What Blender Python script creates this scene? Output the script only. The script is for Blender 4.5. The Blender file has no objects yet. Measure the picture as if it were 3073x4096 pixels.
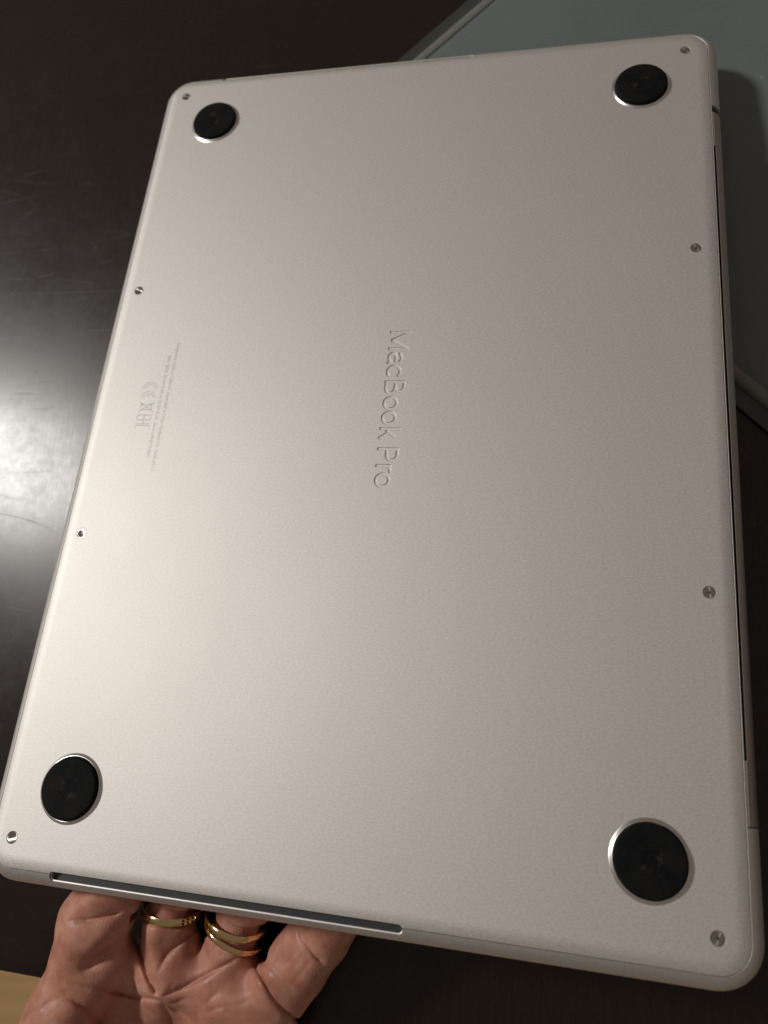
import bpy, bmesh, math, random
import numpy as np
from mathutils import Matrix, Vector

random.seed(4)
rng = np.random.default_rng(4)
MM = 0.001
SC = bpy.context.scene
COL = SC.collection

# ------------------------------------------------------------------ survey of the place
# Everything was surveyed in millimetres in a frame with its origin at the camera (x right, y down, z forward).
FOC = 2970.94                      # focal length in pixels of a 3073 x 4096 picture
PXS = 3073 / 1660.0                # survey sheet pixels are 1660 wide
LR = np.array([[0.97686205, 0.09867332, -0.1897475],
               [0.03234495, -0.94516434, -0.3249895],
               [-0.21141036, 0.31133254, -0.92648676]])      # laptop axes in the survey frame
LT = np.array([-0.83060386, -35.95757665, 250.90993702])
TN = np.array([-0.21, -0.22, -math.sqrt(1 - 0.21 ** 2 - 0.22 ** 2)])   # table normal (up)
TP = LR @ np.array([0, 0, -15.5]) + LT - 26.0 * TN               # a point of the table top


def ray(x, y):
    return np.array([x * PXS - 1536.5, y * PXS - 2048.0, FOC])


def at_depth(x, y, d):
    return ray(x, y) * (d / FOC)


def on_table(x, y, lift=0.0):
    r = ray(x, y)
    return r * (((TP + lift * TN) @ TN) / (r @ TN))


ZW = TN
XW = np.array([1.0, 0, 0]) - TN[0] * TN
XW /= np.linalg.norm(XW)
YW = np.cross(ZW, XW)
AW = np.vstack([XW, YW, ZW])


def to_world(c):
    return MM * ((np.asarray(c, float) - TP) @ AW.T)


def world_matrix(rot, pos):
    m = Matrix.Identity(4)
    rw = AW @ rot
    p = to_world(pos)
    for i in range(3):
        for j in range(3):
            m[i][j] = rw[i, j]
        m[i][3] = p[i]
    return m


# ------------------------------------------------------------------ camera
cam_data = bpy.data.cameras.new('camera')
cam = bpy.data.objects.new('camera', cam_data)
COL.objects.link(cam)
cam_data.sensor_fit = 'VERTICAL'
cam_data.sensor_height = 24.0
cam_data.sensor_width = 18.0
cam_data.lens = 24.0 * FOC / 4096.0
cam_data.clip_start = 0.01
cam_data.clip_end = 50.0
cam.matrix_world = world_matrix(np.diag([1.0, -1.0, -1.0]), np.zeros(3))
cam_data.dof.use_dof = True
cam_data.dof.focus_distance = 0.232
cam_data.dof.aperture_fstop = 7.0
SC.camera = cam

# ------------------------------------------------------------------ world and lamp
SC.view_settings.view_transform = 'Standard'
SC.view_settings.look = 'None'
SC.view_settings.exposure = 0.0
SC.view_settings.gamma = 1.0
world = bpy.data.worlds.new('World')
SC.world = world
world.use_nodes = True
wn = world.node_tree
bg = wn.nodes['Background']
bg.inputs['Color'].default_value = (1.0, 0.83, 0.69, 1)
bg.inputs['Strength'].default_value = 0.153
wtc = wn.nodes.new('ShaderNodeTexCoord')
wse = wn.nodes.new('ShaderNodeSeparateXYZ')
wra = wn.nodes.new('ShaderNodeValToRGB')
wma = wn.nodes.new('ShaderNodeMapRange')
wma.inputs[1].default_value = -1.0
wn.links.new(wtc.outputs['Generated'], wse.inputs[0])
wn.links.new(wse.outputs['Z'], wma.inputs[0])
wn.links.new(wma.outputs[0], wra.inputs['Fac'])
wra.color_ramp.elements[0].position = 0.35
wra.color_ramp.elements[0].color = (0.36, 0.28, 0.22, 1)
wra.color_ramp.elements[1].position = 0.8
wra.color_ramp.elements[1].color = (1.05, 0.882, 0.757, 1)
wn.links.new(wra.outputs['Color'], bg.inputs['Color'])

spot = on_table(22, 1010)
sd = spot / np.linalg.norm(spot)
refl = sd - 2 * (sd @ TN) * TN
lamp_pos = spot + 1800.0 * refl
ld = bpy.data.lights.new('ceiling_lamp', 'AREA')
ld.shape = 'DISK'
ld.size = 0.23
ld.energy = 18.5
ld.color = (1.0, 0.972, 0.923)
lamp = bpy.data.objects.new('ceiling_lamp', ld)
COL.objects.link(lamp)
lamp.location = Vector(to_world(lamp_pos))
lamp.rotation_euler = (Vector(to_world(lamp_pos)) - Vector(to_world(LT))).to_track_quat('Z', 'Y').to_euler()


# ------------------------------------------------------------------ helpers
def tag(o, label=None, cat=None, group=None, kind=None):
    for k, v in (('label', label), ('category', cat), ('group', group), ('kind', kind)):
        if v:
            o[k] = v
    return o


def finish(name, me, mat, parent=None, smooth=40.0):
    if mat is not None:
        me.materials.clear()
        me.materials.append(mat)
    if smooth:
        me.shade_smooth()
        me.set_sharp_from_angle(angle=math.radians(smooth))
    o = bpy.data.objects.new(name, me)
    COL.objects.link(o)
    if parent is not None:
        o.parent = parent
    return o


def from_bm(name, bm, mat, parent=None, smooth=40.0):
    me = bpy.data.meshes.new(name)
    bmesh.ops.recalc_face_normals(bm, faces=bm.faces[:])
    bm.to_mesh(me)
    bm.free()
    return finish(name, me, mat, parent, smooth)


def loft(bm, rings, cap0=True, cap1=True):
    vs = [[bm.verts.new(p) for p in r] for r in rings]
    n = len(vs[0])
    for a, b in zip(vs, vs[1:]):
        for i in range(n):
            j = (i + 1) % n
            bm.faces.new((a[i], a[j], b[j], b[i]))
    if cap0:
        bm.faces.new(vs[0][::-1])
    if cap1:
        bm.faces.new(vs[-1])
    return vs


def lathe(bm, prof, seg=48, cx=0, cy=0, cz=0):
    vs = []
    for r, z in prof:
        if r < 1e-6:
            vs.append([bm.verts.new(((cx) * MM, (cy) * MM, (cz + z) * MM))])
        else:
            vs.append([bm.verts.new(((cx + r * math.cos(2 * math.pi * i / seg)) * MM,
                                     (cy + r * math.sin(2 * math.pi * i / seg)) * MM, (cz + z) * MM)) for i in range(seg)])
    for a, b in zip(vs, vs[1:]):
        for i in range(seg):
            j = (i + 1) % seg
            if len(a) == 1 and len(b) == 1:
                continue
            if len(b) == 1:
                bm.faces.new((a[i], a[j], b[0]))
            elif len(a) == 1:
                bm.faces.new((a[0], b[j], b[i]))
            else:
                bm.faces.new((a[i], a[j], b[j], b[i]))
    return vs


def box(bm, x0, x1, y0, y1, z0, z1):
    v = [bm.verts.new((x * MM, y * MM, z * MM)) for z in (z0, z1) for y in (y0, y1) for x in (x0, x1)]
    for f in ((0, 2, 3, 1), (4, 5, 7, 6), (0, 1, 5, 4), (2, 6, 7, 3), (0, 4, 6, 2), (1, 3, 7, 5)):
        bm.faces.new([v[i] for i in f])


def boolean(o, cutters):
    for c in cutters:
        m = o.modifiers.new('cut', 'BOOLEAN')
        m.operation = 'DIFFERENCE'
        m.solver = 'EXACT'
        m.object = c
        m.use_self = True
    return o


def bake(o, smooth=40.0, drop=()):
    dg = bpy.context.evaluated_depsgraph_get()
    me = bpy.data.meshes.new_from_object(o.evaluated_get(dg))
    o.modifiers.clear()
    o.data = me
    if smooth:
        me.shade_smooth()
        me.set_sharp_from_angle(angle=math.radians(smooth))
    for d in drop:
        bpy.data.objects.remove(d, do_unlink=True)
    return o


def text_mesh(body, size, extrude=0.0, bevel=0.0, offset=0.0, space=1.0, res=2):
    """text as a mesh, baseline on x, in mm; returns (verts, faces)"""
    cu = bpy.data.curves.new('lettering', 'FONT')
    cu.body = body
    cu.size = size
    cu.extrude = extrude
    cu.bevel_depth = bevel
    cu.bevel_resolution = 2
    cu.offset = offset
    cu.space_character = space
    cu.resolution_u = 6
    cu.align_x = 'CENTER'
    o = bpy.data.objects.new('lettering', cu)
    COL.objects.link(o)
    dg = bpy.context.evaluated_depsgraph_get()
    me = bpy.data.meshes.new_from_object(o.evaluated_get(dg))
    bpy.data.objects.remove(o, do_unlink=True)
    bm = bmesh.new()
    bm.from_mesh(me)
    bmesh.ops.remove_doubles(bm, verts=bm.verts[:], dist=1e-4)
    return bm


# ------------------------------------------------------------------ materials
def mat(name):
    m = bpy.data.materials.new(name)
    m.use_nodes = True
    nt = m.node_tree
    b = nt.nodes['Principled BSDF']
    return m, nt, b


def N(nt, kind, **kw):
    n = nt.nodes.new(kind)
    for k, v in kw.items():
        if k in n.inputs:
            n.inputs[k].default_value = v
        else:
            setattr(n, k, v)
    return n


def coords(nt, scale=(1, 1, 1), kind='Object'):
    tc = N(nt, 'ShaderNodeTexCoord')
    mp = N(nt, 'ShaderNodeMapping')
    mp.inputs['Scale'].default_value = scale
    nt.links.new(tc.outputs[kind], mp.inputs['Vector'])
    return mp.outputs['Vector']


def noise(nt, vec, scale, detail=3.0, rough=0.5, dist=0.0):
    n = N(nt, 'ShaderNodeTexNoise')
    n.inputs['Scale'].default_value = scale
    n.inputs['Detail'].default_value = detail
    n.inputs['Roughness'].default_value = rough
    n.inputs['Distortion'].default_value = dist
    nt.links.new(vec, n.inputs['Vector'])
    return n.outputs['Fac']


def ramp(nt, fac, stops):
    r = N(nt, 'ShaderNodeValToRGB')
    el = r.color_ramp.elements
    while len(el) < len(stops):
        el.new(0.5)
    for e, (p, c) in zip(el, stops):
        e.position = p
        e.color = c if len(c) == 4 else (*c, 1)
    nt.links.new(fac, r.inputs['Fac'])
    return r.outputs['Color']


def mapr(nt, fac, a, b, c, d):
    m = N(nt, 'ShaderNodeMapRange')
    for i, v in enumerate((a, b, c, d)):
        m.inputs[i + 1].default_value = v
    nt.links.new(fac, m.inputs[0])
    return m.outputs[0]


def math_(nt, op, a, b):
    m = N(nt, 'ShaderNodeMath', operation=op)
    for i, v in enumerate((a, b)):
        if isinstance(v, (int, float)):
            m.inputs[i].default_value = v
        else:
            nt.links.new(v, m.inputs[i])
    return m.outputs[0]


def bump(nt, b, height, strength, dist):
    n = N(nt, 'ShaderNodeBump')
    n.inputs['Strength'].default_value = strength
    n.inputs['Distance'].default_value = dist
    nt.links.new(height, n.inputs['Height'])
    nt.links.new(n.outputs['Normal'], b.inputs['Normal'])
    return n


def mat_aluminium(name, base, rough, grain=1.0):
    m, nt, b = mat(name)
    v = coords(nt)
    n1 = noise(nt, coords(nt, (0.4, 1.0, 1.0)), 3000.0, 2.0, 0.6)
    n2 = noise(nt, coords(nt, (0.5, 1.0, 1.0)), 2200.0, 2.0, 0.65)
    n3 = noise(nt, v, 14.0, 3.0, 0.5)
    lo = tuple(c * (1 - 0.10 * grain) for c in base)
    hi = tuple(min(1, c * (1 + 0.07 * grain)) for c in base)
    c = ramp(nt, n2, [(0.3, lo), (0.7, hi)])
    nt.links.new(c, b.inputs['Base Color'])
    b.inputs['Metallic'].default_value = 1.0
    r = mapr(nt, math_(nt, 'ADD', math_(nt, 'MULTIPLY', n2, 0.5), math_(nt, 'MULTIPLY', n3, 0.5)), 0.3, 0.7, rough - 0.025, rough + 0.025)
    nt.links.new(r, b.inputs['Roughness'])
    h = math_(nt, 'ADD', n1, math_(nt, 'MULTIPLY', n2, 1.2))
    bump(nt, b, h, 0.13 * grain, 0.0001)
    return m


M_ALU = mat_aluminium('bead_blasted_aluminium', (0.795, 0.770, 0.742), 0.66)
M_ALU_BODY = mat_aluminium('anodised_aluminium', (0.768, 0.745, 0.72), 0.58, 0.6)
M_RING = mat_aluminium('machined_aluminium', (0.80, 0.77, 0.74), 0.33, 0.2)
M_HINGE = mat_aluminium('hinge_aluminium', (0.62, 0.55, 0.50), 0.45, 0.5)


def mat_rubber():
    m, nt, b = mat('black_rubber')
    v = coords(nt)
    s = noise(nt, v, 420.0, 4.0, 0.7, 0.6)
    tc = N(nt, 'ShaderNodeTexCoord')
    ln = N(nt, 'ShaderNodeVectorMath', operation='LENGTH')
    mp = N(nt, 'ShaderNodeMapping')
    mp.inputs['Scale'].default_value = (1, 1, 0)
    nt.links.new(tc.outputs['Object'], mp.inputs['Vector'])
    nt.links.new(mp.outputs['Vector'], ln.inputs[0])
    ring = mapr(nt, math_(nt, 'ABSOLUTE', math_(nt, 'SUBTRACT', ln.outputs['Value'], 0.0026), 0.0), 0.0, 0.0022, 1.0, 0.0)
    wear = math_(nt, 'MULTIPLY', ring, mapr(nt, s, 0.52, 0.75, 0.0, 1.0))
    mx = N(nt, 'ShaderNodeMix', data_type='RGBA')
    mx.inputs['A'].default_value = (0.0045, 0.0048, 0.0056, 1)
    mx.inputs['B'].default_value = (0.055, 0.053, 0.05, 1)
    lint = N(nt, 'ShaderNodeTexVoronoi')
    lint.inputs['Scale'].default_value = 330.0
    nt.links.new(v, lint.inputs['Vector'])
    lf = math_(nt, 'MULTIPLY', mapr(nt, lint.outputs['Distance'], 0.05, 0.12, 1.0, 0.0), mapr(nt, noise(nt, v, 120.0, 1.0), 0.55, 0.62, 0.0, 0.8))
    haze = mapr(nt, noise(nt, v, 140.0, 3.0), 0.45, 0.8, 0.0, 0.16)
    wear = math_(nt, 'MAXIMUM', math_(nt, 'MAXIMUM', wear, lf), haze)
    nt.links.new(wear, mx.inputs['Factor'])
    nt.links.new(mx.outputs['Result'], b.inputs['Base Color'])
    b.inputs['Roughness'].default_value = 0.75
    b.inputs['Specular IOR Level'].default_value = 0.14
    bump(nt, b, noise(nt, v, 1500.0, 2.0), 0.2, 0.0001)
    return m


M_RUBBER = mat_rubber()


def simple(name, col, rough, metal=0.0, spec=0.5):
    m, nt, b = mat(name)
    v = coords(nt)
    n = noise(nt, v, 300.0, 3.0)
    c = ramp(nt, n, [(0.3, tuple(x * 0.88 for x in col)), (0.7, tuple(min(1, x * 1.1) for x in col))])
    nt.links.new(c, b.inputs['Base Color'])
    b.inputs['Roughness'].default_value = rough
    b.inputs['Metallic'].default_value = metal
    b.inputs['Specular IOR Level'].default_value = spec
    return m


M_VENT = simple('dark_grey_vent_plastic', (0.03, 0.033, 0.033), 0.5)
M_BLACK = simple('black_recess', (0.006, 0.006, 0.006), 0.7, 0, 0.2)
M_PRINT = simple('grey_etched_print', (0.42, 0.41, 0.39), 0.55, 0.7)


def mat_screw():
    m, nt, b = mat('turned_steel')
    b.inputs['Base Color'].default_value = (0.50, 0.475, 0.45, 1)
    b.inputs['Metallic'].default_value = 1.0
    b.inputs['Roughness'].default_value = 0.30
    b.inputs['Anisotropic'].default_value = 0.9
    t = N(nt, 'ShaderNodeTangent', direction_type='RADIAL', axis='Z')
    nt.links.new(t.outputs['Tangent'], b.inputs['Tangent'])
    return m


M_SCREW = mat_screw()


def mat_gold():
    m, nt, b = mat('polished_gold')
    v = coords(nt)
    n = noise(nt, v, 500.0, 3.0)
    b.inputs['Base Color'].default_value = (0.83, 0.64, 0.32, 1)
    b.inputs['Metallic'].default_value = 1.0
    nt.links.new(mapr(nt, n, 0.3, 0.7, 0.10, 0.20), b.inputs['Roughness'])
    return m


M_GOLD = mat_gold()


def mat_table():
    m, nt, b = mat('espresso_stained_wood')
    v = coords(nt)
    vg = coords(nt, (1.0, 0.06, 1.0))
    g = noise(nt, vg, 900.0, 4.0, 0.6)
    big = noise(nt, v, 9.0, 3.0, 0.5)
    c = ramp(nt, g, [(0.25, (0.0085, 0.0037, 0.0022)), (0.75, (0.018, 0.0079, 0.0050))])
    # dust specks
    vo = N(nt, 'ShaderNodeTexVoronoi')
    vo.inputs['Scale'].default_value = 75.0
    nt.links.new(v, vo.inputs['Vector'])
    speck = mapr(nt, vo.outputs['Distance'], 0.02, 0.05, 1.0, 0.0)
    keep = mapr(nt, noise(nt, v, 60.0, 1.0), 0.56, 0.6, 0.0, 1.0)
    speck = math_(nt, 'MULTIPLY', speck, keep)
    # long fine scratches in two directions
    def scr(rot, sc, lo):
        tc = N(nt, 'ShaderNodeTexCoord')
        mp = N(nt, 'ShaderNodeMapping')
        mp.inputs['Rotation'].default_value = (0, 0, rot)
        mp.inputs['Scale'].default_value = sc
        nt.links.new(tc.outputs['Object'], mp.inputs['Vector'])
        wob = noise(nt, mp.outputs['Vector'], 1.0, 0.0)
        line = mapr(nt, math_(nt, 'ABSOLUTE', math_(nt, 'SUBTRACT', wob, 0.5), 0.0), 0.0, 0.012, 1.0, 0.0)
        return math_(nt, 'MULTIPLY', line, mapr(nt, noise(nt, v, 38.0 + lo, 2.0), 0.54, 0.70, 0.0, 1.0))
    s1 = scr(0.5, (5, 42, 1), 1.0)
    s2 = scr(-0.55, (4, 60, 1), 6.0)
    s3 = scr(1.2, (7, 38, 1), 11.0)
    ss = math_(nt, 'MAXIMUM', math_(nt, 'MAXIMUM', s1, s2), s3)
    marks = math_(nt, 'MAXIMUM', math_(nt, 'MULTIPLY', ss, 0.09), speck)
    mx = N(nt, 'ShaderNodeMix', data_type='RGBA')
    nt.links.new(marks, mx.inputs['Factor'])
    nt.links.new(c, mx.inputs['A'])
    mx.inputs['B'].default_value = (0.075, 0.068, 0.06, 1)
    nt.links.new(mx.outputs['Result'], b.inputs['Base Color'])
    sm = math_(nt, 'ADD', math_(nt, 'MULTIPLY', noise(nt, v, 26.0, 3.0, 0.5), 0.5), math_(nt, 'MULTIPLY', noise(nt, v, 240.0, 4.0, 0.65, 0.3), 0.5))
    r = mapr(nt, sm, 0.3, 0.72, 0.25, 0.33)
    r = math_(nt, 'ADD', r, math_(nt, 'MULTIPLY', math_(nt, 'MAXIMUM', speck, math_(nt, 'MULTIPLY', ss, 0.2)), 0.3))
    nt.links.new(r, b.inputs['Roughness'])
    b.inputs['Specular IOR Level'].default_value = 0.42
    h = math_(nt, 'ADD', math_(nt, 'MULTIPLY', g, 0.5), math_(nt, 'MULTIPLY', ss, -0.22))
    bump(nt, b, h, 0.10, 0.0003)
    return m


M_TABLE = mat_table()


def mat_floor():
    m, nt, b = mat('light_oak_floor')
    v = coords(nt, (0.12, 1.0, 1.0))
    g = noise(nt, v, 60.0, 5.0, 0.6, 0.4)
    c = ramp(nt, g, [(0.25, (0.46, 0.285, 0.115)), (0.75, (0.62, 0.40, 0.185))])
    nt.links.new(c, b.inputs['Base Color'])
    b.inputs['Roughness'].default_value = 0.45
    return m


M_FLOOR = mat_floor()


def mat_mat(name, col, rough, spec=0.5):
    m, nt, b = mat(name)
    v = coords(nt)
    n = noise(nt, v, 16.0, 4.0, 0.6)
    f = noise(nt, v, 1200.0, 2.0)
    vo = N(nt, 'ShaderNodeTexVoronoi')
    vo.inputs['Scale'].default_value = 38.0
    nt.links.new(v, vo.inputs['Vector'])
    speck = mapr(nt, vo.outputs['Distance'], 0.015, 0.04, 1.0, 0.0)
    c = ramp(nt, n, [(0.3, tuple(x * 0.92 for x in col)), (0.7, tuple(x * 1.06 for x in col))])
    mx = N(nt, 'ShaderNodeMix', data_type='RGBA')
    nt.links.new(math_(nt, 'MULTIPLY', speck, 0.5), mx.inputs['Factor'])
    nt.links.new(c, mx.inputs['A'])
    mx.inputs['B'].default_value = (0.3, 0.3, 0.29, 1)
    nt.links.new(mx.outputs['Result'], b.inputs['Base Color'])
    b.inputs['Roughness'].default_value = rough
    b.inputs['Specular IOR Level'].default_value = spec
    bump(nt, b, f, 0.15, 0.0002)
    return m


M_MAT = mat_mat('grey_green_frosted_sheet', (0.148, 0.175, 0.171), 0.6, 0.3)
M_RIM_HIGHLIGHT = mat_mat('rim_highlight_pale', (0.19, 0.195, 0.187), 0.4, 0.6)  # paler colour puts the rim's bright reflection into the material
M_MATRIM = mat_mat('grey_green_clear_rim', (0.045, 0.052, 0.047), 0.34, 0.6)


def mat_skin():
    m, nt, b = mat('skin')
    v = coords(nt)
    n1 = noise(nt, v, 45.0, 4.0, 0.55)
    n2 = noise(nt, v, 210.0, 3.0, 0.6)
    mix = math_(nt, 'ADD', math_(nt, 'MULTIPLY', n1, 0.65), math_(nt, 'MULTIPLY', n2, 0.35))
    c = ramp(nt, mix, [(0.36, (0.41, 0.165, 0.112)), (0.5, (0.53, 0.246, 0.174)), (0.64, (0.64, 0.345, 0.262))])
    nt.links.new(c, b.inputs['Base Color'])
    nt.links.new(mapr(nt, n2, 0.35, 0.65, 0.38, 0.58), b.inputs['Roughness'])
    b.inputs['Specular IOR Level'].default_value = 0.45
    b.inputs['Subsurface Weight'].default_value = 0.35
    b.inputs['Subsurface Radius'].default_value = (1.0, 0.32, 0.18)
    b.inputs['Subsurface Scale'].default_value = 0.0022
    # skin relief: a net of fine lines, papillary ridges and pores
    wv = N(nt, 'ShaderNodeTexNoise')
    wv.inputs['Scale'].default_value = 70.0
    wv.inputs['Detail'].default_value = 3.0
    nt.links.new(v, wv.inputs['Vector'])
    ad = N(nt, 'ShaderNodeVectorMath', operation='MULTIPLY_ADD')
    nt.links.new(wv.outputs['Color'], ad.inputs[0])
    ad.inputs[1].default_value = (0.012, 0.012, 0.012)
    nt.links.new(v, ad.inputs[2])

    def net(scale, width):
        vo = N(nt, 'ShaderNodeTexVoronoi')
        vo.feature = 'DISTANCE_TO_EDGE'
        vo.inputs['Scale'].default_value = scale
        nt.links.new(ad.outputs['Vector'], vo.inputs['Vector'])
        return mapr(nt, vo.outputs['Distance'], 0.0, width, 0.0, 1.0)
    lines = math_(nt, 'ADD', math_(nt, 'MULTIPLY', net(85.0, 0.05), 0.55), math_(nt, 'MULTIPLY', net(330.0, 0.10), 0.3))
    w = N(nt, 'ShaderNodeTexWave')
    w.inputs['Scale'].default_value = 330.0
    w.inputs['Distortion'].default_value = 6.0
    w.inputs['Detail'].default_value = 2.0
    w.inputs['Detail Scale'].default_value = 0.3
    nt.links.new(v, w.inputs['Vector'])
    wm = math_(nt, 'MULTIPLY', w.outputs['Fac'], mapr(nt, n1, 0.4, 0.65, 0.0, 0.55))
    h = math_(nt, 'ADD', lines, math_(nt, 'ADD', wm, math_(nt, 'MULTIPLY', n2, 1.6)))
    bump(nt, b, h, 0.13, 0.0005)
    return m


M_SKIN = mat_skin()

# ------------------------------------------------------------------ the table, the floor
e0, e1 = to_world(on_table(0, 2105)), to_world(on_table(81, 2120.1))
ex = Vector(e1 - e0).normalized()
ey = Vector((-ex.y, ex.x, 0))
if ey.y < 0:
    ey = -ey
edge_ang = math.atan2(ex.y, ex.x)


def rounded_rect(x0, x1, y0, y1, r, z, seg=8):
    pts = []
    for cx, cy, a0 in ((x1 - r, y1 - r, 0), (x0 + r, y1 - r, 90), (x0 + r, y0 + r, 180), (x1 - r, y0 + r, 270)):
        for i in range(seg + 1):
            a = math.radians(a0 + 90.0 * i / seg)
            pts.append((cx + r * math.cos(a), cy + r * math.sin(a), z))
    return pts


table = bpy.data.objects.new('table', None)
COL.objects.link(table)
table.location = (e0[0], e0[1], -0.74)
table.rotation_euler = (0, 0, edge_ang)
tag(table, 'dark espresso wood table under the laptop, glossy with scratches and lamp glare', 'table')
bm = bmesh.new()
X0, X1, Y0, Y1 = -0.55, 0.75, 0.0, 0.85
loft(bm, [rounded_rect(X0 + 0.002, X1 - 0.002, Y0 + 0.002, Y1 - 0.002, 0.004, 0.74 - 0.03),
          rounded_rect(X0, X1, Y0, Y1, 0.006, 0.74 - 0.028),
          rounded_rect(X0, X1, Y0, Y1, 0.006, 0.74 - 0.003),
          rounded_rect(X0 + 0.0009, X1 - 0.0009, Y0 + 0.0009, Y1 - 0.0009, 0.005, 0.74 - 0.0009),
          rounded_rect(X0 + 0.003, X1 - 0.003, Y0 + 0.003, Y1 - 0.003, 0.003, 0.74),
          rounded_rect(X0 + 0.006, X1 - 0.006, Y0 + 0.006, Y1 - 0.006, 0.003, 0.74)])
from_bm('table_top', bm, M_TABLE, table, 30)
for lx in (X0 + 0.08, X1 - 0.08):
    for ly in (Y0 + 0.08, Y1 - 0.08):
        bm = bmesh.new()
        loft(bm, [rounded_rect(lx - 0.022, lx + 0.022, ly - 0.022, ly + 0.022, 0.004, 0.0),
                  rounded_rect(lx - 0.032, lx + 0.032, ly - 0.032, ly + 0.032, 0.004, 0.7095)])
        from_bm('leg', bm, M_TABLE, table, 30)

bm = bmesh.new()
s = 3.0
bm.faces.new([bm.verts.new(p) for p in ((-s, -s, -0.7405), (s, -s, -0.7405), (s, s, -0.7405), (-s, s, -0.7405))])
floor = from_bm('floor', bm, M_FLOOR, None, 0)
tag(floor, kind='structure')

# ------------------------------------------------------------------ the desk mat (upper right)
a0, a1 = to_world(on_table(867, 128.8)), to_world(on_table(1017.2, 0))
b0, b1 = to_world(on_table(1596.8, 886)), to_world(on_table(1660, 939))
da, db = Vector(a1 - a0).normalized(), Vector(b1 - b0).normalized()
A = np.array([[da.x, -db.x], [da.y, -db.y]])
tt = np.linalg.solve(A, (b0 - a0)[:2])
corner = Vector(a0) + da * tt[0]
db = Vector((db.x, db.y, 0)).normalized()
da2 = Vector((-db.y, db.x, 0))                       # square to the other edge
if da2.dot(da) < 0:
    da2 = -da2
dm = (da2 + da).normalized()
desk_mat = bpy.data.objects.new('desk_mat', None)
COL.objects.link(desk_mat)
desk_mat.matrix_world = Matrix(((db.x, da2.x, 0, corner.x), (db.y, da2.y, 0, corner.y), (0, 0, 1, 0.0), (0, 0, 0, 1)))
tag(desk_mat, 'grey green translucent desk mat with thick clear rim, lying beneath the laptop corner', 'desk mat')
shear = da.dot(db)


def mat_ring(inset, z, r):
    i = inset * MM
    return [(x + shear * y, y, z * MM) for x, y, _ in rounded_rect(i, 0.52 - i, i, 0.40 - i, max(0.0006, (r - inset) * MM), 0, 6)]


bm = bmesh.new()
loft(bm, [mat_ring(0.3, 0.3, 7), mat_ring(0.0, 0.7, 7), mat_ring(0.15, 1.15, 7), mat_ring(0.5, 1.3, 7), mat_ring(1.0, 1.2, 8), mat_ring(5.2, 1.0, 11),
          mat_ring(5.8, 1.15, 11), mat_ring(6.4, 1.7, 12)], True, False)
from_bm('clear_rim', bm, M_MATRIM, desk_mat, 50)
bm = bmesh.new()
loft(bm, [mat_ring(6.45, 0.35, 12), mat_ring(6.4, 1.7, 12), mat_ring(6.8, 2.1, 12), mat_ring(8.6, 2.3, 14), mat_ring(9.6, 2.3, 15),
          mat_ring(11.0, 2.4, 16), mat_ring(12.5, 2.6, 17), mat_ring(13.5, 2.7, 18), mat_ring(14.5, 2.7, 18)], True, True)
from_bm('frosted_sheet', bm, M_MAT, desk_mat, 50)
bm = bmesh.new()
highlight_prof = [(5.9, 1.1), (5.95, 1.7), (6.5, 2.4), (7.4, 2.95), (8.4, 3.2), (9.4, 3.15), (10.2, 2.95), (10.7, 2.65), (10.8, 2.2)]
loft(bm, [mat_ring(a, b_, 12) for a, b_ in highlight_prof], False, False)
from_bm('rim_highlight_band', bm, M_RIM_HIGHLIGHT, desk_mat, 50)  # added raised strip, carries the rim's highlight in its pale colour

# ------------------------------------------------------------------ the laptop, upside down
laptop = bpy.data.objects.new('laptop', None)
COL.objects.link(laptop)
laptop.matrix_world = world_matrix(LR, LT)
tag(laptop, 'closed silver aluminium laptop held upside down, underside with four black round feet', 'laptop')
BX0, BX1, BY0, BY1 = -112.0, 112.6, -159.2, 159.2
EA, EB = 8.0, 6.6


def lring(s, z, rc=12.5, seg=10, x1=None):
    pts = rounded_rect(BX0 + s, (BX1 if x1 is None else x1) - s, BY0 + s, BY1 - s, max(rc - s, 1.5), z, seg)
    return [(a * MM, b * MM, c * MM) for a, b, c in pts]


def edge_z(s):
    return -EB * (1 - math.sqrt(max(0.0, 1 - ((EA - s) / EA) ** 2))) if s < EA else 0.0


SEAM = 4.2
# base case
bm = bmesh.new()
rings = [lring(SEAM - 0.02, -1.75)]
for s in (4.05, 3.9, 3.4, 2.8, 2.2, 1.6, 1.1, 0.7, 0.35, 0.12, 0.0):
    z = edge_z(s)
    if s == 4.05:
        rings.append(lring(SEAM - 0.06, edge_z(4.1) - 0.12))
    rings.append(lring(s, z))
rings += [lring(0.0, -10.6), lring(0.12, -10.95), lring(0.5, -11.1)]
loft(bm, rings)
base_case = from_bm('base_case', bm, M_ALU_BODY, laptop, 40)
# lid underneath
bm = bmesh.new()
loft(bm, [lring(0.5, -11.35), lring(0.12, -11.5), lring(0.0, -11.9), lring(0.0, -13.6), lring(0.3, -14.6), lring(1.0, -15.2), lring(2.2, -15.5)])
from_bm('lid', bm, M_ALU_BODY, laptop, 40)
# bottom plate
bm = bmesh.new()
rings = [lring(SEAM + 0.16, -1.6), lring(SEAM + 0.16, edge_z(SEAM + 0.16) - 0.05)]
for s in (4.40, 4.6, 5.0, 5.5, 6.0, 6.5, 7.0, 7.5, 8.0, 8.6):
    rings.append(lring(s, edge_z(s)))
loft(bm, rings)
plate = from_bm('bottom_plate', bm, M_ALU, laptop, 40)

cut_case, cut_plate, drop = [], [], []


def cutter(bm):
    o = from_bm('cutter', bm, None, laptop, 0)
    drop.append(o)
    return o


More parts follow.
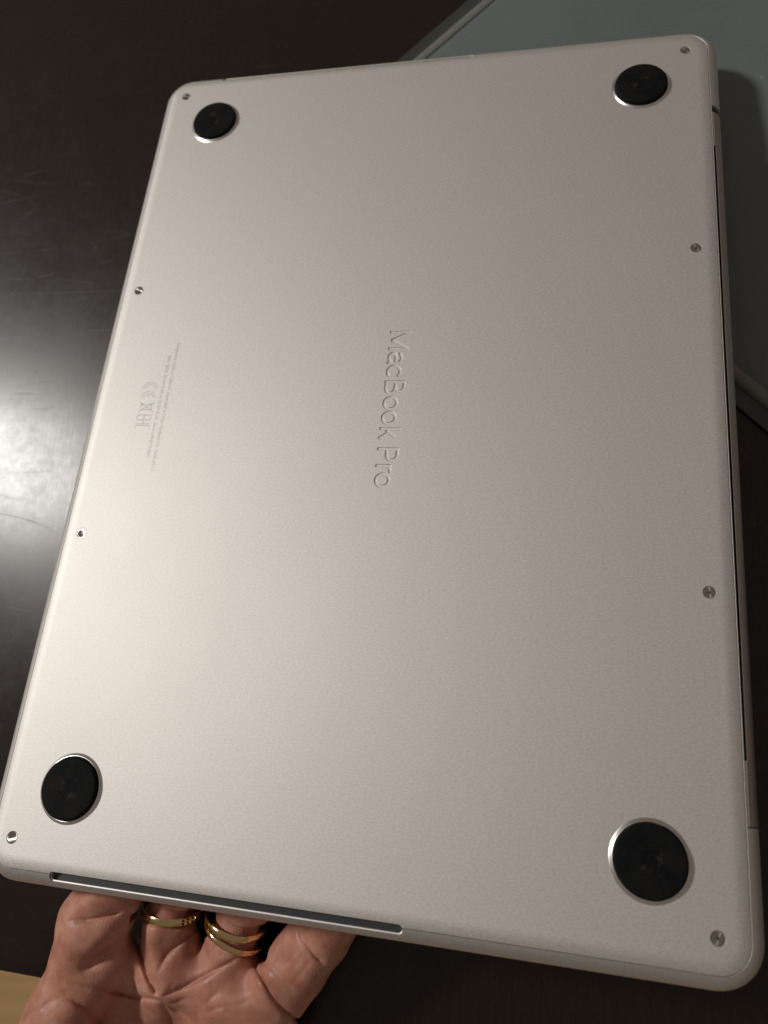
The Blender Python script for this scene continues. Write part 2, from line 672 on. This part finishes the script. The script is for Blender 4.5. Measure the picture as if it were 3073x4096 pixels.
# air slots on both short sides
def slot(bm, sy):
    xa, xb, ya, yb = -85.8, 21.2, 154.15, 156.55
    rings = []
    for grow, z in ((0.0, -5.0), (0.0, -2.22), (0.32, -2.13), (0.32, 2.0)):
        pts = rounded_rect(xa - grow * .4, xb + grow * .4, ya, yb + grow, 1.15, 0, 5)
        if sy < 0:
            pts = [(x, -y, z_) for x, y, z_ in pts][::-1]
        rings.append([(x * MM, y * MM, z * MM) for x, y, _ in pts])
    loft(bm, rings)


for sy in (1, -1):
    bm = bmesh.new()
    slot(bm, sy)
    c = cutter(bm)
    cut_case.append(c)
    cut_plate.append(c)
# hinge recess along the rear edge
bm = bmesh.new()
box(bm, 108.75, 130, -120.2, 120.4, -11.0, 5)
cut_case.append(cutter(bm))
# screw holes
SCREWS = [(-100.5, 146.5), (100.4, 146.5), (-100.5, -146.5), (100.4, -146.5), (-101.3, 49.2), (-101.3, -49.2), (101.5, 58.7), (101.5, -58.7)]
bm = bmesh.new()
for x, y in SCREWS:
    lathe(bm, [(0, -0.75), (1.78, -0.75), (1.78, -0.1), (1.95, 0.1), (1.95, 1.0), (0, 1.0)], 32, x, y)
cut_plate.append(cutter(bm))
# a pocket for the panel that carries the sunken name
PX0, PX1, PY0, PY1 = -1.2, 8.8, -31.0, 30.6
bm = bmesh.new()
box(bm, PX0, PX1, PY0, PY1, -0.9, 2.0)
cut_plate.append(cutter(bm))

boolean(base_case, cut_case)
bake(base_case, 35)
boolean(plate, cut_plate)
bake(plate, 35, drop)


# the name, sunk into the plate with rounded shoulders; strokes given as (along the reading direction, up) in mm
HW = 0.49


def seg_sd(u, v, a, b):
    """butt ended bar"""
    d = np.array(b) - np.array(a)
    L = np.hypot(*d)
    d = d / L
    pu, pv = u - (a[0] + b[0]) / 2, v - (a[1] + b[1]) / 2
    q0, q1 = np.abs(pu * d[0] + pv * d[1]) - L / 2, np.abs(-pu * d[1] + pv * d[0]) - HW
    return np.hypot(np.maximum(q0, 0), np.maximum(q1, 0)) + np.minimum(np.maximum(q0, q1), 0)


def path_sd(u, v, pts):
    best = np.full(u.shape, 99.0)
    for a, b in zip(pts, pts[1:]):
        dx, dy = b[0] - a[0], b[1] - a[1]
        h = np.clip(((u - a[0]) * dx + (v - a[1]) * dy) / (dx * dx + dy * dy), 0, 1)
        best = np.minimum(best, np.hypot(u - a[0] - h * dx, v - a[1] - h * dy))
    return best - HW


def oval(cx, cy, rx, ry, a0, a1, n=28):
    return [(cx + rx * math.cos(math.radians(a0 + (a1 - a0) * i / n)), cy + ry * math.sin(math.radians(a0 + (a1 - a0) * i / n))) for i in range(n + 1)]


def name_sd(u, v):
    B0, CAP, XH = 0.2, 7.5, 5.65
    bars = [((0.52, B0), (0.52, CAP)), ((7.1, B0), (7.1, CAP)), ((0.75, CAP - 0.5), (3.82, 1.0)), ((6.87, CAP - 0.5), (3.8, 1.0)),        # M
            ((12.6, B0), (12.6, 3.9)),                                                                                                 # a
            ((19.95, B0), (19.95, CAP)), ((19.95, 0.72), (22.4, 0.72)), ((19.95, 3.98), (22.2, 3.98)), ((19.95, 6.98), (22.0, 6.98)),    # B
            ((37.5, B0), (37.5, CAP)), ((38.0, 2.55), (40.6, XH)), ((38.9, 3.3), (41.1, B0)),                                            # k
            ((44.85, B0), (44.85, CAP)), ((44.85, 6.98), (47.0, 6.98)), ((44.85, 3.45), (47.0, 3.45)),                                   # P
            ((50.85, B0), (50.85, XH - 0.1))]                                                                                          # r
    paths = [[(9.1, 4.5)] + oval(10.85, 3.85, 1.75, 1.3, 140, 0, 16), [(12.6, 3.25), (11.2, 3.2)] + oval(10.55, 1.95, 1.65, 1.25, 90, 330, 20) + [(12.55, 2.0)],   # a
             oval(16.1, 2.93, 2.2, 2.2, 48, 312, 30),                                                                                 # c
             oval(22.3, 2.35, 1.95, 1.63, -90, 90, 16), oval(21.9, 5.48, 1.65, 1.5, -90, 90, 16),                                      # B
             oval(28.05, 2.93, 2.12, 2.2, 0, 360, 36), oval(33.55, 2.93, 2.12, 2.2, 0, 360, 36),                                       # o o
             oval(46.95, 5.21, 1.9, 1.77, -90, 90, 16), oval(52.75, 3.2, 1.9, 2.0, 168, 82, 12),                                       # P r
             oval(55.95, 2.93, 2.2, 2.2, 0, 360, 36)]                                                                                 # o
    out = np.full(u.shape, 99.0)
    for a, b in bars:
        out = np.minimum(out, seg_sd(u, v, a, b))
    for p_ in paths:
        out = np.minimum(out, path_sd(u, v, p_))
    return out


nx_, ny_ = 168, 1030
gx = np.linspace(PX0, PX1, nx_)
gy = np.linspace(PY0, PY1, ny_)
GX, GY = np.meshgrid(gx, gy, indexing='ij')
sdl = name_sd(29.0 - GY, GX)
tq = np.clip((0.05 - sdl) / 0.18, 0, 1)
GZ = -0.33 * tq * tq * (3 - 2 * tq)
vv = np.stack([GX, GY, GZ], -1).reshape(-1, 3) * MM
ii = np.arange(nx_ * ny_).reshape(nx_, ny_)
ff = np.stack([ii[:-1, :-1], ii[1:, :-1], ii[1:, 1:], ii[:-1, 1:]], -1).reshape(-1, 4)
me = bpy.data.meshes.new('engraved_name')
me.from_pydata(vv.tolist(), [], ff.tolist())
me.update()
finish('engraved_name', me, M_ALU, laptop, 0)
me.shade_smooth()

# slot linings
for sy in (1, -1):
    bm = bmesh.new()
    xa, xb = -85.7, 21.1
    y0, y1 = sorted((sy * 154.2, sy * 156.55))
    box(bm, xa, xb, y0, y1, -4.95, -3.0)
    from_bm('vent_lining', bm, M_VENT, laptop, 0)

# hinge cover along the rear edge, a black exhaust gap beside it
bm = bmesh.new()


def hinge_profile(y, xin):
    pr = [(xin, -10.5), (xin, -1.75), (xin + 0.15, -1.5)]
    for s in (2.3, 1.7, 1.2, 0.7, 0.3, 0.05):
        if BX1 - s > xin + 0.2:
            pr.append((BX1 - s + 0.05, edge_z(s) - 0.05))
    pr += [(BX1 + 0.05, -7.5), (BX1 - 0.3, -10.5)]
    return [(x * MM, y * MM, z * MM) for x, z in pr]


loft(bm, [hinge_profile(-119.85, 109.55), hinge_profile(117.6, 109.55)])
from_bm('hinge_cover', bm, M_HINGE, laptop, 30)
for y0, y1 in ((-119.85, -103.6), (102.4, 117.6)):
    bm = bmesh.new()
    box(bm, 108.8, 109.5, y0, y1, -6, -1.3)
    from_bm('hinge_bridge', bm, M_HINGE, laptop, 0)
bm = bmesh.new()
box(bm, 108.78, 109.5, -103.5, 102.3, -8, -2.2)
from_bm('exhaust_gap', bm, M_BLACK, laptop, 0)
bm = bmesh.new()
lathe(bm, [(0, -4), (1.4, -4), (1.5, -3.9), (1.5, 0.8), (1.4, 0.9), (0, 0.9)], 20)
for v in bm.verts:
    x, y, z = v.co
    v.co = (0.1101 + z * 0.9, 0.1189 + y * 0.8, -0.0042 + x)
from_bm('notch_dark_plug', bm, M_BLACK, laptop, 40)  # black plug added in the notch, its colour stands for the dark void

# feet
FEET = [(-84.2, 130.7), (84.6, 130.7), (-84.2, -130.7), (84.6, -130.7)]
bmr = bmesh.new()
lathe(bmr, [(11.45, -0.02), (11.15, 0.08), (10.85, 0.26), (10.65, 0.45), (10.45, 0.53), (10.25, 0.52), (10.15, 0.45), (10.12, 0.1)], 72)
ring_me = bpy.data.meshes.new('foot_ring')
bmesh.ops.recalc_face_normals(bmr, faces=bmr.faces[:])
bmr.to_mesh(ring_me)
bmr.free()
bmf = bmesh.new()
lathe(bmf, [(10.05, 0.02), (10.05, 1.35), (9.98, 1.55), (9.75, 1.78), (9.4, 1.88), (8.0, 1.94), (3.4, 1.98), (2.9, 1.97), (2.4, 1.94), (2.0, 1.92), (0, 1.92)], 72)
foot_me = bpy.data.meshes.new('foot')
bmesh.ops.recalc_face_normals(bmf, faces=bmf.faces[:])
bmf.to_mesh(foot_me)
bmf.free()
for me, mt in ((ring_me, M_RING), (foot_me, M_RUBBER)):
    me.materials.append(mt)
    me.shade_smooth()
    me.set_sharp_from_angle(angle=math.radians(50))
for i, (x, y) in enumerate(FEET):
    f = bpy.data.objects.new('foot', foot_me)
    COL.objects.link(f)
    f.parent = laptop
    f.location = (x * MM, y * MM, 0)
    f.rotation_euler = (0, 0, (0.4, 2.1, 3.9, 5.2)[i])
    f.scale = (0.915, 0.915, 1.0)
    r = bpy.data.objects.new('foot_ring', ring_me)
    COL.objects.link(r)
    r.parent = f

# screws
bms = bmesh.new()
lathe(bms, [(1.72, -0.7), (1.72, -0.16), (1.64, -0.08), (1.5, -0.07), (0.32, -0.30), (0.30, -0.33), (0.28, -0.5), (0.0, -0.5)], 40)
bmesh.ops.recalc_face_normals(bms, faces=bms.faces[:])
screw_me = bpy.data.meshes.new('screw')
bms.to_mesh(screw_me)
bms.free()
screw_me.materials.append(M_SCREW)
screw_me.shade_smooth()
screw_me.set_sharp_from_angle(angle=math.radians(40))
# five-lobed driver recess: a flat face, the hole's shade put into its darker colour
bmd = bmesh.new()
bmd.faces.new([bmd.verts.new(((0.30 + 0.07 * math.cos(5 * a)) * math.cos(a) * MM, (0.30 + 0.07 * math.cos(5 * a)) * math.sin(a) * MM, -0.295 * MM))
               for a in [2 * math.pi * i / 40 for i in range(40)]])
drive_me = bpy.data.meshes.new('driver_recess')
bmd.to_mesh(drive_me)
bmd.free()
drive_me.materials.append(simple('shaded_steel_recess', (0.16, 0.15, 0.14), 0.4, 1.0))
for i, (x, y) in enumerate(SCREWS):
    o = bpy.data.objects.new('screw', screw_me)
    COL.objects.link(o)
    o.parent = laptop
    o.location = (x * MM, y * MM, 0)
    o.rotation_euler = (0, 0, 0.8 * i)
    d = bpy.data.objects.new('driver_recess', drive_me)
    COL.objects.link(d)
    d.parent = o


# small etched print and marks near the front edge
def etched(name, bm, z=0.012):
    return from_bm(name, bm, M_PRINT, laptop, 0)


def place_text(body, length, baseline, ymid, size):
    bm = text_mesh(body, size)
    xs = [v.co.x for v in bm.verts]
    k = length / (max(xs) - min(xs))
    mid = (max(xs) + min(xs)) / 2
    for v in bm.verts:
        a, bb, _ = v.co
        v.co = ((baseline + bb) * MM, (ymid - (a - mid) * k) * MM, 0.012 * MM)
    return bm


etched('regulatory_print', place_text('Designed by Apple in California  Assembled in China  MacBook Pro  Model A3112', 51.2, -80.2, 0.0, 1.75))
etched('regulatory_print', place_text('EMC 8528  20.5V=3.4A or 20.5V=4.7A  Serial LHL6JYX6RM', 40.2, -82.9, 0.1, 1.75))


def stroke(bm, pts, w):
    """a flat ribbon along pts, given as (reading, up) in mm"""
    n = len(pts)
    L, Rr = [], []
    for i in range(n):
        a = Vector(pts[max(0, i - 1)])
        b = Vector(pts[min(n - 1, i + 1)])
        d = (b - a).normalized()
        q = Vector((-d.y, d.x)) * w / 2
        p = Vector(pts[i])
        L.append(p + q)
        Rr.append(p - q)

    def V(p):
        return bm.verts.new(((-90.4 + p.y) * MM, (9.2 - p.x) * MM, 0.012 * MM))
    lv, rv = [V(p) for p in L], [V(p) for p in Rr]
    for i in range(n - 1):
        bm.faces.new((lv[i], rv[i], rv[i + 1], lv[i + 1]))


def arc(cx, cy, r, a0, a1, n=16):
    return [(cx + r * math.cos(math.radians(a0 + (a1 - a0) * i / n)), cy + r * math.sin(math.radians(a0 + (a1 - a0) * i / n))) for i in range(n + 1)]


bm = bmesh.new()
for cx in (2.9, 6.6):
    stroke(bm, arc(cx, 3.0, 2.9, 100, 260), 0.2)
    stroke(bm, arc(cx, 3.0, 2.0, 100, 260), 0.2)
stroke(bm, [(4.7, 2.6), (6.1, 2.6)], 0.16)
stroke(bm, [(4.7, 3.4), (6.1, 3.4)], 0.16)
etched('conformity_mark', bm)
bm = bmesh.new()
stroke(bm, [(8.0, 0.3), (12.0, 6.3)], 0.24)
stroke(bm, [(12.0, 0.3), (8.0, 6.3)], 0.24)
stroke(bm, [(8.5, 5.2), (11.5, 5.2)], 0.24)
stroke(bm, [(8.8, 5.0), (9.1, 1.2), (10.9, 1.2), (11.2, 5.0)], 0.2)
stroke(bm, arc(9.3, 1.0, 0.4, 0, 360), 0.18)
etched('crossed_bin_mark', bm)
bm = bmesh.new()
for p in ([(13.2, 0.4), (13.2, 5.9), (14.7, 5.9)], [(13.2, 0.4), (14.7, 0.4)], [(13.2, 3.2), (14.7, 3.2)],
          [(15.1, 0.4), (15.1, 5.9), (16.7, 5.9), (16.7, 0.4)], [(15.1, 3.2), (16.7, 3.2)],
          [(18.4, 5.9), (17.4, 5.9), (17.4, 0.4), (18.4, 0.4)]):
    stroke(bm, p, 0.26)
etched('customs_mark', bm)

# ------------------------------------------------------------------ the hand (one continuous surface from a distance field)
def lap(x, v, below):
    """a point under the lid: laptop coordinates, 'below' mm under the lid's outer face"""
    return LR @ np.array([x, v, -15.5 - below]) + LT


P = at_depth


def chain(pts, rad):
    return [(np.asarray(a, float), np.asarray(b, float), ra, rb) for a, b, ra, rb in zip(pts, pts[1:], rad, rad[1:])]


PALM = []
PALM += chain([P(200, 2085, 243), P(138, 2190, 242), P(140, 2480, 250)], [12.5, 10.5, 14])
PALM += chain([P(366, 2098, 243), P(325, 2240, 262), P(250, 2480, 264)], [11.0, 10.5, 13])
PALM += chain([P(285, 2095, 252), P(255, 2190, 259), P(210, 2450, 263)], [9.0, 10.0, 12.0])
PALM += chain([P(488, 2132, 241.5), P(452, 2250, 251), P(340, 2500, 257)], [11.5, 12.5, 15])
PALM += chain([P(566, 2182, 239), P(530, 2260, 245), P(450, 2500, 253)], [12.0, 14.5, 17])
PALM += chain([P(98, 2280, 239), P(85, 2480, 246), P(190, 2620, 258)], [11, 15, 17])
PALM += chain([P(280, 2600, 262), P(270, 2760, 268), P(270, 3060, 282)], [22, 22, 25])
FING = [
    chain([P(200, 2070, 244), P(206, 1990, 241), lap(-76, -158, 11.0), lap(-72, -138, 10.3), lap(-60, -112, 9.0), lap(-56, -94, 7.4)], [12.0, 11.3, 10.9, 10.4, 9.2, 7.4]),
    chain([P(369, 2080, 248), P(375, 1962, 245), lap(-46, -149, 11.5), lap(-44, -130, 9.6), lap(-40, -100, 8.8), lap(-37, -82, 7.4)], [9.6, 9.2, 9.4, 9.4, 8.8, 7.3]),
    chain([P(500, 2105, 245), P(512, 1990, 242), lap(-27, -149, 11), lap(-24, -133, 9.5), lap(-19, -106, 8.6), lap(-16, -90, 7.2)], [9.8, 9.2, 9.4, 9.3, 8.6, 7.2]),
    chain([P(583, 2170, 238), P(640, 2085, 235), P(690, 2020, 232), lap(-1.0, -154, 9.2), lap(8, -136, 8.6), lap(15, -120, 7.0)], [10.2, 9.8, 9.6, 9.1, 8.4, 6.8]),
]
THUMB = chain([P(110, 2450, 250), P(0, 2420, 246), P(-130, 2340, 238), P(-210, 2240, 232)], [16, 13.5, 11, 8.5])


def cone(p, seg):
    a, b, ra, rb = seg
    d = b - a
    L2 = d @ d
    h = np.clip(((p - a) @ d) / L2, 0, 1).astype(np.float32)
    q = p - a - h[:, None] * d
    return np.sqrt((q * q).sum(1)) - (ra + (rb - ra) * h)


def smin(a, b, k):
    h = np.clip(0.5 + 0.5 * (b - a) / k, 0, 1)
    return b + (a - b) * h - k * h * (1 - h)


def seg_dist(px, poly):
    best = np.full(len(px), 1e9, np.float32)
    tpos = np.zeros(len(px), np.float32)
    n = len(poly) - 1
    for i in range(n):
        a, b = np.array(poly[i], np.float32), np.array(poly[i + 1], np.float32)
        d = b - a
        h = np.clip(((px - a) @ d) / (d @ d), 0, 1)
        q = px - a - h[:, None] * d
        dd = np.sqrt((q * q).sum(1))
        m = dd < best
        best[m] = dd[m]
        tpos[m] = ((i + h) / n)[m]
    return best, tpos


# creases (survey pixels): polyline, depth mm, half width px, fade at start, fade at end
CREASES = [
    ([(148, 1990), (200, 1987), (240, 1976), (272, 1966)], 1.9, 7, .25, .25),
    ([(292, 1992), (300, 2050), (320, 2112), (342, 2156)], 2.4, 8, .15, .1),
    ([(118, 2116), (165, 2128), (225, 2138), (280, 2152), (342, 2160), (400, 2192), (440, 2230)], 1.35, 6, .4, .45),
    ([(342, 2157), (400, 2132), (450, 2104), (500, 2078), (530, 2060)], 1.3, 6, .1, .3),
    ([(122, 2136), (140, 2148), (190, 2183), (225, 2225), (245, 2270)], 1.6, 8, .45, .1),
    ([(85, 2190), (105, 2166), (140, 2151)], 0.7, 6, .4, .4),
    ([(428, 2003), (398, 2030), (360, 2062), (338, 2108)], 1.5, 6, .2, .3),
    ([(548, 2080), (568, 2116), (587, 2152), (610, 2179), (640, 2202)], 2.0, 5.5, .1, .0),
    ([(640, 2003), (657, 2032), (679, 2062), (705, 2090)], 1.3, 6, .2, .2),
    ([(655, 1998), (668, 2024), (690, 2050)], 0.6, 5, .3, .3),
    ([(265, 2025), (215, 2070), (165, 2105)], 2.4, 18, .3, .3),
    ([(500, 2012), (470, 2040), (440, 2075)], 0.4, 5, .3, .4),
    ([(348, 2160), (372, 2212), (385, 2260)], 0.9, 6, .1, .3),
    ([(580, 2078), (600, 2108), (626, 2142)], 0.35, 4, .3, .3),
    ([(420, 2196), (470, 2178), (540, 2165)], 0.5, 5, .3, .3),
    ([(605, 2098), (632, 2066), (652, 2040)], 0.25, 3, .3, .3),
    ([(618, 2112), (650, 2072), (664, 2050)], 0.25, 3, .3, .3),
    ([(120, 1975), (140, 2010), (118, 2060)], 0.5, 8, .3, .3),
    ([(401, 2008), (397, 2022), (392, 2040)], 0.5, 4, .3, .3),
    ([(301, 1990), (296, 2006), (297, 2030)], 0.5, 4, .3, .3),
    ([(312, 1996), (307, 2014), (309, 2036)], 0.4, 4, .3, .3),
    ([(352, 2156), (366, 2136), (380, 2118)], 0.5, 4, .3, .3),
    ([(348, 2180), (372, 2169), (412, 2152)], 0.55, 4, .3, .3),
    ([(430, 2184), (452, 2160), (482, 2134)], 0.5, 5, .3, .3),
    ([(470, 2200), (500, 2180), (560, 2150)], 0.4, 5, .3, .3),
    ([(592, 2094), (612, 2118), (640, 2148)], 0.45, 4, .3, .3),
    ([(628, 2130), (660, 2090), (676, 2070)], 0.3, 3.5, .3, .3),
    ([(142, 2000), (156, 1988), (172, 1976)], 0.5, 4, .3, .3),
    ([(215, 2110), (250, 2085), (280, 2064)], 0.45, 5, .3, .3),
    ([(230, 2130), (268, 2108), (300, 2088)], 0.45, 5, .3, .3),
    ([(470, 2052), (486, 2066), (510, 2074)], 0.5, 4, .3, .3),
    ([(440, 2030), (452, 2050), (446, 2080)], 0.45, 4.5, .3, .3),
]
# soft swellings: centre px, radii px, angle, height mm
BUMPS = [((285, 2190), (95, 62), 10, -1.5), ((215, 2035), (60, 26), -35, 1.6), ((270, 2070), (62, 30), -40, 2.2), ((130, 2060), (38, 60), 20, 1.0),
         ((330, 2030), (26, 46), 10, 1.4), ((400, 2050), (40, 36), -50, 1.7), ((470, 2095), (66, 30), -35, 2.0),
         ((560, 2110), (40, 30), 30, 1.6), ((520, 2165), (90, 40), -25, 1.8), ((195, 1950), (60, 24), -20, 0.8),
         ((250, 2180), (50, 22), 40, 0.7), ((150, 2190), (60, 30), -20, 1.0), ((665, 2120), (40, 44), -45, 0.8), ((690, 2010), (30, 30), 0, 0.5)]


RINGS = [(P(375.5, 1962, 245), np.array([0.06, -0.99, 0.05]), 9.5, 2.4),
         (P(512, 1988, 242), np.array([0.25, -0.95, -0.02]), 9.6, 2.2),
         (P(508, 2011, 242.8), np.array([0.43, -0.90, 0.0]), 9.9, 1.9)]


def hand_sdf(p):
    d = None
    for s_ in PALM:
        c = cone(p, s_)
        d = c if d is None else smin(d, c, 7.0)
    out = None
    for i, f in enumerate(FING):
        fd = None
        for s_ in f:
            c = cone(p, s_)
            fd = c if fd is None else smin(fd, c, 1.5)
        m = smin(d, fd, 2.6)
        out = m if out is None else np.minimum(out, m)
    td = None
    for s_ in THUMB:
        c = cone(p, s_)
        td = c if td is None else smin(td, c, 2.0)
    out = np.minimum(out, smin(d, td, 7.0))
    for rc, ra, rr, rw in RINGS:
        ra = ra / np.linalg.norm(ra)
        q = p - rc
        hh = q @ ra
        rad = np.sqrt(np.maximum((q * q).sum(1) - hh * hh, 0))
        shell = np.maximum(np.maximum(np.abs(hh) - (rw / 2 + 0.45), rr - rad), rad - rr - 5.0)
        out = -smin(-out, shell, 0.8)
    near = (np.abs(out) < 5) & (p[:, 2] < 254)
    if near.any():
        q = p[near]
        px = np.stack([(q[:, 0] * FOC / q[:, 2] + 1536.5) / PXS, (q[:, 1] * FOC / q[:, 2] + 2048) / PXS], 1).astype(np.float32)
        add = np.zeros(len(q), np.float32)
        front = np.clip((254.0 - q[:, 2]) / 8.0, 0, 1)
        cr = np.zeros(len(q), np.float32)
        for poly, dep, w, f0, f1 in CREASES:
            dd, t = seg_dist(px, poly)
            fade = np.ones_like(t)
            if f0:
                fade *= np.clip(t / f0, 0.15, 1)
            if f1:
                fade *= np.clip((1 - t) / f1, 0.15, 1)
            # a narrow valley with soft shoulders
            cr = np.maximum(cr, 0.95 * dep * fade * (0.62 * np.exp(-(dd / (w * 0.6)) ** 2) + 0.38 * np.exp(-(dd / (w * 1.9)) ** 2)) * front)
        add += cr
        yb = np.interp(px[:, 0], [285, 297, 330, 380, 405, 437, 470, 520, 552], [1983, 1978, 1990, 2001, 1999, 2008, 2031, 2056, 2076])
        gate = np.clip((px[:, 0] - 292) / 22, 0, 1) * np.clip((590 - px[:, 0]) / 30, 0, 1)
        mask = 1 - gate * (1 - 1 / (1 + np.exp(-np.clip((px[:, 1] - yb - 4) / 4.0, -30, 30))))
        add += 1.7 * (1 - mask) * np.clip((px[:, 1] - 1870) / 60, 0, 1)
        for (cx, cy), (rx, ry), ang, hgt in BUMPS:
            ca, sa = math.cos(math.radians(ang)), math.sin(math.radians(ang))
            ux, uy = px[:, 0] - cx, px[:, 1] - cy
            aa, bb = (ux * ca + uy * sa) / rx, (-ux * sa + uy * ca) / ry
            add -= hgt * np.exp(-(aa * aa + bb * bb)) * front * mask
        out = out.copy()
        out[near] += add
    return out


def surface_nets(lo, hi, h):
    n = np.ceil((hi - lo) / h).astype(int)
    B = 6
    n = ((n + B - 1) // B) * B
    nb = n // B
    gx, gy, gz = [lo[i] + (np.arange(nb[i]) + 0.5) * B * h for i in range(3)]
    C = np.stack(np.meshgrid(gx, gy, gz, indexing='ij'), -1).reshape(-1, 3).astype(np.float32)
    cd = hand_sdf(C)
    full = np.repeat(np.repeat(np.repeat(cd.reshape(nb), B, 0), B, 1), B, 2).astype(np.float32)
    act = np.abs(cd) < B * h * 0.9 + 2.2
    idx = np.argwhere(act.reshape(nb))
    off = np.stack(np.meshgrid(*[np.arange(B)] * 3, indexing='ij'), -1).reshape(-1, 3)
    gi = (idx[:, None, :] * B + off[None]).reshape(-1, 3)
    for k in range(0, len(gi), 400000):
        g = gi[k:k + 400000]
        pts = (lo + (g + 0.5) * h).astype(np.float32)
        full[g[:, 0], g[:, 1], g[:, 2]] = hand_sdf(pts)
    s = full < 0
    cells = np.zeros(np.array(s.shape) - 1, np.int8)
    for dx in (0, 1):
        for dy in (0, 1):
            for dz in (0, 1):
                cells += s[dx:s.shape[0] - 1 + dx, dy:s.shape[1] - 1 + dy, dz:s.shape[2] - 1 + dz]
    mix = (cells > 0) & (cells < 8)
    ci = np.argwhere(mix)
    vid = -np.ones(mix.shape, np.int64)
    vid[mix] = np.arange(len(ci))
    acc = np.zeros((len(ci), 3))
    cnt = np.zeros(len(ci))
    corners = [(a, b, c) for a in (0, 1) for b in (0, 1) for c in (0, 1)]
    val = {c: full[ci[:, 0] + c[0], ci[:, 1] + c[1], ci[:, 2] + c[2]] for c in corners}
    for a in corners:
        for ax in range(3):
            if a[ax]:
                continue
            b = list(a)
            b[ax] = 1
            va, vb = val[a], val[tuple(b)]
            m = (va < 0) != (vb < 0)
            t = va[m] / (va[m] - vb[m])
            pos = np.tile(np.array(a, float), (m.sum(), 1))
            pos[:, ax] += t
            acc[m] += pos
            cnt[m] += 1
    verts = lo + (ci + acc / cnt[:, None] + 0.5) * h
    faces = []
    for ax in range(3):
        u, v = (ax + 1) % 3, (ax + 2) % 3
        sl0 = [slice(1, -1)] * 3
        sl0[ax] = slice(0, -1)
        sl1 = [slice(1, -1)] * 3
        sl1[ax] = slice(1, None)
        e = s[tuple(sl0)] != s[tuple(sl1)]
        ei = np.argwhere(e)
        base = ei.copy()
        for k in range(3):
            if k != ax:
                base[:, k] += 1
        inside = s[base[:, 0], base[:, 1], base[:, 2]]
        def cell(du, dv):
            q = base.copy()
            q[:, u] -= du
            q[:, v] -= dv
            return vid[q[:, 0], q[:, 1], q[:, 2]]
        f = np.stack([cell(0, 0), cell(1, 0), cell(1, 1), cell(0, 1)], 1)
        f[~inside] = f[~inside][:, ::-1]
        faces.append(f)
    return verts, np.concatenate(faces)


lo = np.array([-195.0, 92.0, 205.0])
hi = np.array([34.0, 300.0, 312.0])
hv, hf = surface_nets(lo, hi, 0.42)
hw = to_world(hv)
hand_base = to_world(P(300, 2250, 262))
me = bpy.data.meshes.new('hand')
me.from_pydata((hw - hand_base).tolist(), [], hf.tolist())
me.update()
bm = bmesh.new()
bm.from_mesh(me)
bmesh.ops.recalc_face_normals(bm, faces=bm.faces[:])
for _ in range(3):
    bmesh.ops.smooth_vert(bm, verts=bm.verts[:], factor=0.5, use_axis_x=True, use_axis_y=True, use_axis_z=True)
bm.to_mesh(me)
bm.free()
hand = finish('hand', me, M_SKIN, None, 0)
me.shade_smooth()
hand.location = Vector(hand_base)
tag(hand, 'left hand palm up with gold rings, fingers reaching under the near edge of the laptop', 'hand')


# ------------------------------------------------------------------ finger rings
def ring_band(name, centre, axis, side, rad, width, thick, label, group):
    ax = Vector(AW @ axis).normalized()
    c = Vector(to_world(centre))
    o = bpy.data.objects.new(name, None)
    sx = Vector(AW @ side)
    sx = (sx - ax * sx.dot(ax)).normalized()
    sy = ax.cross(sx)
    bm = bmesh.new()
    prof = [(rad, -width * .44), (rad + thick * .55, -width * .5), (rad + thick * .9, -width * .3), (rad + thick, 0.0),
            (rad + thick * .9, width * .3), (rad + thick * .55, width * .5), (rad, width * .44)]
    seg = 80
    vs = [[bm.verts.new((r * math.cos(2 * math.pi * i / seg) * MM, r * math.sin(2 * math.pi * i / seg) * MM, z * MM)) for i in range(seg)] for r, z in prof]
    vs.append(vs[0])
    for a, b in zip(vs, vs[1:]):
        for i in range(seg):
            j = (i + 1) % seg
            bm.faces.new((a[i], a[j], b[j], b[i]))
    o = from_bm(name, bm, M_GOLD, None, 35)
    m = Matrix.Identity(4)
    for k, vec in enumerate((sx, sy, ax)):
        for i in range(3):
            m[i][k] = vec[i]
    for i in range(3):
        m[i][3] = c[i]
    o.matrix_world = m
    tag(o, label, 'ring', group)
    return o


GR = 'gold rings worn on the hand'
r1 = ring_band('finger_ring', RINGS[0][0], RINGS[0][1], np.array([1.0, 0, 0]), 9.55, 2.4, 0.85,
               'single gold band with a stone set section on the middle finger', GR)
r2 = ring_band('finger_ring', RINGS[1][0], RINGS[1][1], np.array([1.0, 0, 0]), 9.65, 2.2, 0.9,
               'upper of two stacked gold bands on the ring finger, nearer the laptop', GR)
r3 = ring_band('finger_ring', RINGS[2][0], RINGS[2][1], np.array([1.0, 0, 0]), 9.95, 1.9, 0.9,
               'lower of two stacked gold bands on the ring finger, nearer the palm', GR)
# the stone set section of the single band, on its right side
bm = bmesh.new()
for k in range(5):
    a = math.radians(-22 - 9 * k)
    ca, sa = math.cos(a), math.sin(a)
    for zz in (-0.55, 0.55):
        c = Vector((10.55 * ca, 10.55 * sa, zz))
        rr = 0.42
        ring_v = []
        for i in range(6):
            b_ = math.pi * 2 * i / 6
            t1 = Vector((-sa, ca, 0))
            ring_v.append(bm.verts.new((c + t1 * rr * math.cos(b_) + Vector((0, 0, 1)) * rr * math.sin(b_)) * MM))
        top = bm.verts.new((c + Vector((ca, sa, 0)) * 0.35) * MM)
        for i in range(6):
            bm.faces.new((ring_v[i], ring_v[(i + 1) % 6], top))
from_bm('stone_setting', bm, simple('dark_stones', (0.05, 0.035, 0.03), 0.2, 0.3), r1, 0)
